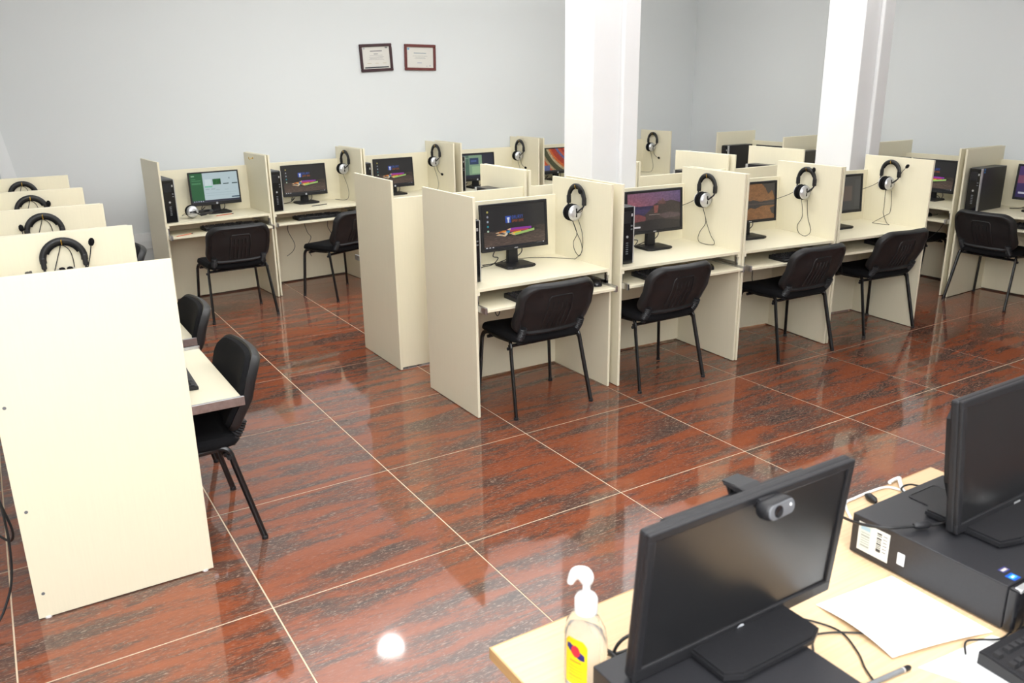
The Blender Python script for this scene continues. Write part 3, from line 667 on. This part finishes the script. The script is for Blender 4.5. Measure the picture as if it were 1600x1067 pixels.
sit(2.752, 1.138, 0, 'black padded chair at the sunset screen booth')
sit(3.868, 1.040, -2, 'black padded chair at the orange lake screen booth')
sit(4.83, 1.075, -5, 'black padded chair at the last front booth, overlapping its right side panel')
sit(.955, 4.16, 3, 'black padded chair at the spreadsheet screen booth, back straight to the camera')
sit(1.925, 4.34, 23, 'black padded chair turned sideways at the second back wall booth')
sit(-.100, .755, 90, 'black padded chair in the aisle beside the big left end panel, seen from its side')
sit(-.095, 1.62, 90, 'black padded chair second in the left aisle, only its backrest showing')
sit(-.10, 3.42, 90, 'black padded chair farthest in the left row, only a sliver of backrest showing')
sit(6.275, .95, -92, 'black padded chair near the right picture edge, at the tall tower booth')
sit(6.33, 1.76, -90, 'black padded chair by the right wall, mostly hidden behind the last front booth')

# ------------------------------------------------------------------ things lying in the first back wall booth
hs = headset('black headset lying on the desk left of the spreadsheet screen', None, None, [(.0, -.028, -.207), (.05, -.02, -.25), (.12, -.033, -.22), (.2, -.033, -.10), (.22, -.033, .02)])
put(hs, ST['B1'][0] @ Matrix.Translation((.43, .17, DT+.05)) @ Matrix.Rotation(math.radians(-95), 4, 'Z') @ Matrix.Rotation(math.radians(-82), 4, 'X'))
def pencil(label, mtx, mat):
    p = empty('pencil', label, 'pencil')
    MB().lathe([(.0035, 0), (.0035, .15)], axis='x', n=6).build('pencil_barrel', mat, p)
    MB().lathe([(.0036, .15), (.0036, .165)], axis='x', n=6).build('pencil_cap', 'black', p)
    MB().lathe([(.0005, -.018), (.0034, 0)], axis='x', n=6).build('pencil_tip', 'wood', p); put(p, mtx); return p
pencil('orange pencil on the desk below the spreadsheet screen', ST['B1'][0] @ Matrix.Translation((.46, .16, DT+.0038)) @ Matrix.Rotation(.25, 4, 'Z'), 'orange')
pencil('orange pencil on the keyboard tray under the spreadsheet screen', ST['B1'][0] @ Matrix.Translation((.06, -.055, TT+.0038)) @ Matrix.Rotation(.45, 4, 'Z'), 'orange')
pencil('black pencil on the desk of the second back wall booth', ST['B2'][0] @ Matrix.Translation((.42, .14, DT+.0038)) @ Matrix.Rotation(.2, 4, 'Z'), 'black')

# ------------------------------------------------------------------ wires under the trays and behind the left row
def wire(label, pts, r=.0025, mat='cable', name='hanging_cable', group=None):
    o = MB().tube([Vector(p) for p in pts], r, 6, 7).build(name, mat, None, True); o['label'] = label; o['category'] = 'cable'
    if group: o['group'] = group
    return o
def st_pts(key, pts): return [ST[key][0] @ Vector(p) for p in pts]
wire('thin black cable loop hanging under the first front booth tray', st_pts('A1', [(.20, .12, .62), (.205, .14, .56), (.22, .14, .53), (.235, .14, .56), (.23, .16, .64)]))
wire('thin black cable hanging under the sunset booth tray', st_pts('A2', [(.06, .2, .64), (.05, .22, .55), (.03, .25, .45), (.08, .3, .35)]))
wire('thin black cable hanging under the orange lake booth tray', st_pts('A3', [(.26, .2, .62), (.27, .2, .55), (.29, .22, .48), (.33, .24, .42)]))
wire('thin black cable hanging under the last front booth tray', st_pts('A4', [(.26, .2, .62), (.28, .2, .53), (.30, .2, .44)]))
wire('left cable dangling under the second back wall booth tray', st_pts('B2', [(.17, .1, .625), (.16, .1, .55), (.21, .1, .43), (.19, .1, .37), (.13, .1, .33)]))
wire('right cable dangling under the second back wall booth tray', st_pts('B2', [(.55, .1, .62), (.54, .1, .55), (.58, .1, .47), (.62, .1, .38)]))
wire('middle cable dangling under the second back wall booth tray', st_pts('B2', [(.31, .1, .625), (.34, .1, .52), (.37, .1, .47), (.33, .1, .39), (.36, .1, .30)]))
wire('cable drooping under the right wall booth beyond the front row', st_pts('E3', [(.30, .02, .62), (.34, .0, .52), (.42, -.02, .42), (.58, .02, .40), (.72, .06, .52), (.76, .1, .62)]))
wire('black mains cable drooping behind the big left end panel, upper one', [(-.86, .62, .72), (-.80, .52, .60), (-.76, .46, .42), (-.745, .45, .33), (-.76, .50, .27), (-.80, .60, .26)], .0045)
wire('black mains cable curling on the floor behind the big left end panel', [(-.84, .56, .66), (-.775, .47, .52), (-.76, .44, .36), (-.77, .42, .2), (-.80, .40, .10), (-.86, .36, .03), (-1.0, .34, .006)], .0045)
wire('white cable behind the big left end panel', [(-.90, .50, .78), (-.80, .48, .68), (-.76, .46, .60), (-.80, .52, .50), (-.86, .62, .42)], .0035, 'white')

# ------------------------------------------------------------------ framed certificates on the back wall
def certificate(x0, x1, z0, z1, roll, mat, first, label):
    f = empty('framed_certificate', label, 'picture', 'framed certificates'); w, h = x1-x0, z1-z0
    b = .026
    for nm, bx in (('frame_rail', (-w/2, w/2, h/2-b, h/2)), ('frame_rail', (-w/2, w/2, -h/2, -h/2+b)), ('frame_stile', (-w/2, -w/2+b, -h/2+b, h/2-b)), ('frame_stile', (w/2-b, w/2, -h/2+b, h/2-b))):
        MB().box(bx[0], bx[1], -.02, 0, bx[2], bx[3], .004).build(nm, mat, f)
    p = Pic(80, 56, (.84, .83, .80)); g = (.55, .55, .56)
    if first:
        p.rect(.30, .72, .20, .235, (.45, .44, .45)); p.rect(.42, .58, .33, .355, g)
        for y, a, b2 in ((.40, .28, .74), (.46, .25, .78), (.52, .28, .72), (.58, .24, .78)): p.rect(a, b2, y, y+.018, (.66, .65, .65))
        for x in (.18, .45, .72): p.rect(x, x+.13, .73, .75, (.72, .66, .52))
        p.rect(.08, .92, .89, .945, (.13, .17, .19)); p.rect(.06, .13, .06, .12, (.68, .68, .7)); p.rect(.84, .92, .06, .11, (.42, .44, .42))
    else:
        p.rect(.28, .72, .28, .325, (.52, .58, .62))
        for y, a, b2 in ((.43, .24, .76), (.48, .32, .68), (.54, .3, .7)): p.rect(a, b2, y, y+.018, (.68, .68, .66))
        p.rect(.40, .56, .74, .77, (.6, .62, .7)); p.rect(.05, .11, .08, .16, (.45, .66, .78)); p.disc(.74, .90, .03, (.7, .72, .74), 1.4); p.disc(.86, .88, .035, (.66, .68, .72), 1.4)
    print_obj('certificate_sheet', p, lambda u, v: (-w/2+b*.8+(w-1.6*b)*u, -.006, h/2-b*.8-(h-1.6*b)*v), 'printed', f)
    MB().box(-w/2+b*.5, w/2-b*.5, -.005, -.001, -h/2+b*.5, h/2-b*.5).build('backing', 'paper', f)
    put(f, Matrix.Translation(((x0+x1)/2, Y1-.001, (z0+z1)/2)) @ Matrix.Rotation(roll, 4, 'Y')); return f
certificate(2.600, 2.935, 1.905, 2.158, -.045, 'frame_dark', True, 'tilted certificate in a dark frame, dark bar along its foot, on the back wall')
certificate(3.066, 3.408, 1.912, 2.157, .02, 'frame_red', False, 'certificate in a reddish brown frame on the back wall')

# ------------------------------------------------------------------ front desk
DZ = .75
desk = empty('office_desk', 'pale oak desk in the right foreground carrying two computers', 'desk'); desk.location = (.78, -1.83, 0)
MB().box(-.716, .716, -.365, .365, DZ-.025, DZ, .001).build('desk_top', 'wood', desk)
for x0, x1, y0, y1 in ((-.719, -.716, -.366, .366), (.716, .719, -.366, .366), (-.719, .719, .365, .368), (-.719, .719, -.368, -.365)):
    MB().box(x0, x1, y0, y1, DZ-.0255, DZ-.0005).build('edge_band', 'wood_edge', desk)
for x in (-.66, .64): MB().box(x, x+.025, -.33, .33, .0, DZ-.025, .001).build('leg_panel', 'wood', desk)
MB().box(-.635, .64, .20, .218, .28, DZ-.025, .001).build('modesty_panel', 'wood', desk)

def desktop_pc(label, w=.345, h=.10, d=.37, labels=False):
    """lying flat; origin: middle of footprint; front faces -y"""
    t = empty('desktop_computer', label, 'computer', 'desktop computers on the front desk')
    MB().box(-w/2, w/2, -d/2+.022, d/2, .004, h, .002, 2).build('case', 'casing', t)
    MB().box(-w/2, w/2, -d/2, -d/2+.0225, .004, h+.001, .006, 3).build('front_bezel', 'gloss', t)
    MB().box(-w/2+.004, w/2-.004, -d/2-.0015, -d/2+.012, h-.006, h+.0022, .001).build('silver_edge', 'silver', t)
    for sx in (-1, 1):
        for y in (-.13, .13): MB().lathe([(.012, 0), (.012, .005)], (sx*(w/2-.03), y, 0), n=10).build('rubber_foot', 'black', t)
    MB().pad(.055, .035, .012, [(1, .002), (.92, .0025), (.9, .0012)], [(1, 0), (.9, 0)], lambda u, v, o: Vector((.05+u, .13+v, h+o))).build('latch_plate', 'black', t)
    MB().box(-.02, .12, -d/2-.001, -d/2+.004, .055, .075, .001).build('optical_drive', 'black', t)
    if labels:
        X = -w/2-.0006
        p = Pic(40, 36, (.86, .87, .84)); p.rect(.06, .40, .06, .94, (.80, .84, .80)); p.rect(.08, .38, .10, .26, (.62, .74, .80))
        for k in range(6): p.rect(.1, .38, .34+.09*k, .37+.09*k, (.6, .62, .6))
        rng = np.random.default_rng(5); y = .12
        while y < .8: q = rng.uniform(.012, .04); p.rect(.60, .74, y, y+q, (.15, .15, .16)); y += q+rng.uniform(.015, .04)
        for k in range(6): p.rect(.80, .92, .14+.11*k, .17+.11*k, (.35, .35, .37))
        print_obj('barcode_label', p, lambda u, v: (X, d/2-.018-.078*u, h-.012-.070*v), 'printed', t)
        MB().box(X-.001, X+.0005, d/2-.135, d/2-.118, .030, .058, .0004).build('tape_scrap', 'white', t)
        for q, (y, s) in enumerate(((-d/2+.035, .020), (-d/2+.058, .013))):
            p = Pic(16, 12, (.05, .30, .68) if q == 0 else (.20, .22, .45)); p.rect(.15, .85, .25, .75, (.25, .62, .88) if q == 0 else (.65, .60, .55)); p.rect(.3, .7, .4, .6, (.9, .95, 1))
            print_obj('processor_sticker', p, lambda u, v, y=y, s=s: (-w/2+.028+.024*u + .01*q, y+s*(.5-v), h+.0006), 'printed', t)
    return t
pc1 = put(desktop_pc('flat black desktop computer under the monitor with the webcam'), Matrix.Translation((.293, -1.897, DZ)))
pc2 = put(desktop_pc('flat black desktop computer with barcode labels, beside the loose papers', labels=True), Matrix.Translation((1.108, -1.803, DZ)))
mA = monitor(.487, .288, .001, 'off', 'black switched off monitor with a webcam on top, in the foreground', None, bezel=.016, chin=.026, base=(.235, .21), tilt=-5, badge=True, cab=False, th=.05, neck_w=.1)
for ch in mA.children:
    if ch.name.startswith(('foot', 'neck')): pass
    else: ch.location.z += .0
put(mA, Matrix.Translation((.390, -1.775, DZ+.1018)) @ Matrix.Rotation(0, 4, 'Z'))
mB = monitor(.47, .297, .006, 'off', 'black switched off monitor cut by the right picture edge', None, bezel=.018, chin=.022, base=(.40, .20), tilt=6, cab=False, th=.055, neck_w=.12)
put(mB, Matrix.Translation((1.252, -1.80, DZ+.1022)))
MB().box(-.05, .012, -.075, -.058, .0165, .0175).build('foot_label', 'white', mB)

# webcam on top of the first monitor
wc = empty('webcam', 'small grey webcam clipped to the top of the foreground monitor', 'webcam')
def wfn(u, v, off): return Vector((u, -off, v))
MB().pad(.036, .0155, .0145, [(1, .010), (.96, .013), (.90, .015)], [(1, -.006), (.9, -.012)], wfn, 8).build('webcam_body', 'black', wc, True)
MB().pad(.033, .0130, .0120, [(1, .0152), (.96, .0168), (.8, .0170)], [(1, .014), (.9, .014)], wfn, 8).build('face_plate', 'face_grey', wc, True)
MB().lathe([(.0105, -.0165), (.0105, -.0185), (.0075, -.0178), (.002, -.0172)], (-.011, 0, 0), 'y', 20).build('lens', 'gloss', wc, True)
MB().lathe([(.0028, -.0168), (.0024, -.0178)], (.021, 0, .003), 'y', 12).build('badge', 'white', wc)
MB().prism([(.004, -.018), (.012, .002), (.050, .016), (.086, .024), (.090, .032), (.052, .028), (.014, .018), (.002, .008)], 'x', -.026, .022, .003).build('clip_arm', 'black', wc)
MB().prism([(.082, .026), (.090, .026), (.066, -.040), (.060, -.038)], 'x', -.018, .018, .002).build('clip_foot', 'black', wc)
put(wc, Matrix.Translation((.405, -1.826, 1.118)) @ Matrix.Rotation(math.radians(4), 4, 'Z') @ Matrix.Rotation(math.radians(-8), 4, 'X'))

# hand sanitiser bottle
bt = empty('sanitiser_bottle', 'clear pump bottle with yellow label at the left corner of the desk', 'bottle')
prof = [(.030, 0), (.036, .004), (.038, .02), (.0385, .07), (.038, .105), (.034, .128), (.024, .146), (.0155, .153), (.0150, .160)]
MB().lathe(prof, n=30, ex=1.06, ey=.66).build('bottle_body', 'clear', bt, True)
MB().lathe([(r*.93, max(.003, min(h, .118))) for r, h in prof[:5]] + [(.030, .120)], n=30, ex=1.0, ey=.60).build('gel_fill', 'clear', bt, True)
MB().lathe([(.0165, .153), (.0195, .154), (.0195, .178), (.0165, .184), (.0075, .190), (.0065, .196), (.0065, .205)], n=24).build('pump_collar', 'white', bt, True)
MB().tube([(0, 0, .205), (0, 0, .214), (-.004, -.001, .222), (-.018, -.004, .221), (-.026, -.006, .206), (-.028, -.006, .200)], [.0075, .0125, .0135, .0105, .0065, .0055], 14, 4).build('pump_nozzle', 'white', bt, True)
p = Pic(36, 60, (.93, .80, .05)); p.rect(.0, .06, 0, 1, (.88, .74, .04)); p.poly([(.08, .16), (.24, .12), (.9, .30), (.9, .42), (.7, .42), (.08, .24)], (.16, .14, .42)); p.disc(.5, .26, .12, (.80, .15, .22), .6); p.rect(.25, .75, .46, .50, (.75, .55, .15))
for k in range(5): p.rect(.2, .8, .58+.07*k, .60+.07*k, (.82, .66, .06))
def lab(u, v):
    k = .5 + .5*min(1, math.sin(min(1, v/.16+.12)*PI/2)); a = -PI/2 - .62 + 1.10*(.5+(u-.5)*k); r = .0393; return (r*1.06*math.cos(a), r*.68*math.sin(a), .112-.092*v)
print_obj('yellow_label', p, lab, 'printed', bt)
put(bt, Matrix.Translation((.150, -1.652, DZ+.0005)) @ Matrix.Rotation(math.radians(-70), 4, 'Z') @ Matrix.Scale(1.05, 4))

# loose papers, pen, keyboard
def sheet(label, pts, bend, z):
    n = 10; mb = MB(); P = [Vector((*p, 0)) for p in pts]; g = []
    for s_ in range(2):
        g.append([[mb.b.verts.new((P[0]*(1-u)*(1-v)+P[1]*u*(1-v)+P[2]*u*v+P[3]*(1-u)*v) + Vector((0, 0, z+bend(u, v)+.0006*s_))) for u in [i/n for i in range(n+1)]] for v in [i/n for i in range(n+1)]])
    for s_ in range(2):
        for i in range(n):
            for j in range(n): mb.b.faces.new((g[s_][i][j], g[s_][i][j+1], g[s_][i+1][j+1], g[s_][i+1][j]))
    for i in range(n):
        for a in ((g[0][0], g[1][0]), (g[0][n], g[1][n])): mb.b.faces.new((a[0][i], a[0][i+1], a[1][i+1], a[1][i]))
        for k in (0, n): mb.b.faces.new((g[0][i][k], g[0][i+1][k], g[1][i+1][k], g[1][i][k]))
    o = mb.build('paper_sheet', 'paper', None, True); o['label'] = label; o['category'] = 'paper'; o['group'] = 'loose papers on the front desk'; return o
sheet('large white sheet with a raised edge between the two desktop computers', [(.700, -1.715), (.925, -1.735), (.917, -1.962), (.680, -1.905)], lambda u, v: .012*(1-u)*abs(math.sin(v*PI*.9))+.010*u*v*(1-u)*2, DZ+.001)
sheet('white sheet under the foreground keyboard at the bottom edge', [(.700, -1.945), (.905, -1.966), (1.0, -2.15), (.80, -2.17)], lambda u, v: 0, DZ+.0008)
pen = empty('ballpoint_pen', 'grey pen with black end lying in front of the papers', 'pen')
MB().lathe([(.0022, -.065), (.0045, -.05), (.0050, .045)], axis='x', n=10).build('pen_barrel', 'grey', pen, True)
MB().lathe([(.0054, .045), (.0054, .049)], axis='x', n=10).build('pen_ring', 'silver', pen); MB().lathe([(.0052, .049), (.0052, .062), (.003, .066)], axis='x', n=10).build('pen_cap', 'black', pen, True)
put(pen, Matrix.Translation((.618, -1.932, DZ+.0056)) @ Matrix.Rotation(math.radians(-6), 4, 'Z'))
kbf = keyboard('black keyboard with separate keys in the bottom right corner on white paper', None, True)
put(kbf, Matrix.Translation((1.015, -2.083, DZ+.002)) @ Matrix.Rotation(math.radians(-3), 4, 'Z'))

# cables on the desk
Z = DZ+.004
wire('thick black cable looping behind the webcam monitor at the desk corner', [(.30, -1.62, Z), (.25, -1.615, Z), (.212, -1.625, Z+.03), (.205, -1.66, Z+.05), (.208, -1.70, Z+.03), (.215, -1.715, Z)], .0045, name='desk_cable')
wire('black cable rising from the bottle to the back of the webcam monitor', [(.198, -1.69, Z), (.202, -1.665, Z+.04), (.225, -1.66, Z+.07), (.27, -1.68, Z+.09), (.33, -1.735, Z+.12)], .0035, name='desk_cable')
wire('thin black cable curling right of the webcam monitor foot', [(.60, -1.70, Z), (.64, -1.74, Z), (.665, -1.80, Z), (.640, -1.86, Z), (.610, -1.90, Z), (.585, -1.955, Z), (.57, -2.03, Z)], .002, name='desk_cable')
wire('thin black cable crossing to the large white sheet', [(.50, -1.70, Z), (.58, -1.72, Z), (.62, -1.76, Z), (.585, -1.80, Z), (.545, -1.83, Z), (.53, -1.80, Z), (.555, -1.765, Z), (.64, -1.79, Z), (.70, -1.83, Z)], .002, name='desk_cable')
wire('thin black keyboard lead across the white sheets', [(.80, -1.975, Z+.004), (.835, -1.955, Z+.004), (.865, -1.965, Z+.003), (.90, -1.985, Z+.003), (.95, -1.985, Z+.003), (1.0, -2.0, Z+.008)], .002, name='desk_cable')
vg = empty('video_lead', 'black lead with a lumpy plug running over the right desktop computer', 'cable')
MB().tube([Vector(q) for q in ((.976, -1.565, .80), (.906, -1.655, .848), (.914, -1.712, .863), (.967, -1.735, .860), (1.045, -1.765, .858), (1.09, -1.75, .857))], .0035, 8, 5).build('lead', 'cable', vg, True)
MB().tube([(.975, -1.739, .861), (.983, -1.742, .861), (1.005, -1.751, .861), (1.013, -1.754, .861)], [.005, .009, .009, .005], 10).build('ferrite_plug', 'black', vg, True)
wl = empty('network_lead', 'white network lead lying across the back edge of the desk', 'cable')
MB().tube([Vector(q) for q in ((1.06, -1.53, Z), (1.111, -1.475, Z), (1.159, -1.468, Z), (1.224, -1.468, Z), (1.279, -1.475, Z), (1.297, -1.51, Z), (1.30, -1.60, Z+.005))], .0035, 8, 6).build('lead', 'white', wl, True)
MB().tube([Vector(q) for q in ((1.265, -1.60, Z+.006), (1.272, -1.535, Z+.009), (1.322, -1.485, Z+.009), (1.345, -1.468, Z+.006), (1.325, -1.464, Z+.004), (1.30, -1.47, Z+.006))], .005, 8, 4).build('lead', 'white', wl, True)
pl = empty('power_lead', 'black plug and short lead behind the right desktop computer', 'cable')
MB().tube([(1.190, -1.478, Z+.004), (1.187, -1.488, Z+.006), (1.181, -1.508, Z+.006), (1.179, -1.516, Z+.004)], [.005, .010, .009, .004], 10).build('plug', 'black', pl, True)
MB().tube([Vector(q) for q in ((1.179, -1.514, Z), (1.178, -1.55, Z), (1.19, -1.60, Z))], .003, 8, 4).build('lead', 'cable', pl, True)
wire('thin black cable arching behind the right desktop computer', [(1.235, -1.60, Z+.02), (1.269, -1.525, Z+.016), (1.313, -1.516, Z+.016), (1.334, -1.545, Z+.016), (1.34, -1.60, Z+.03)], .0025, name='desk_cable')
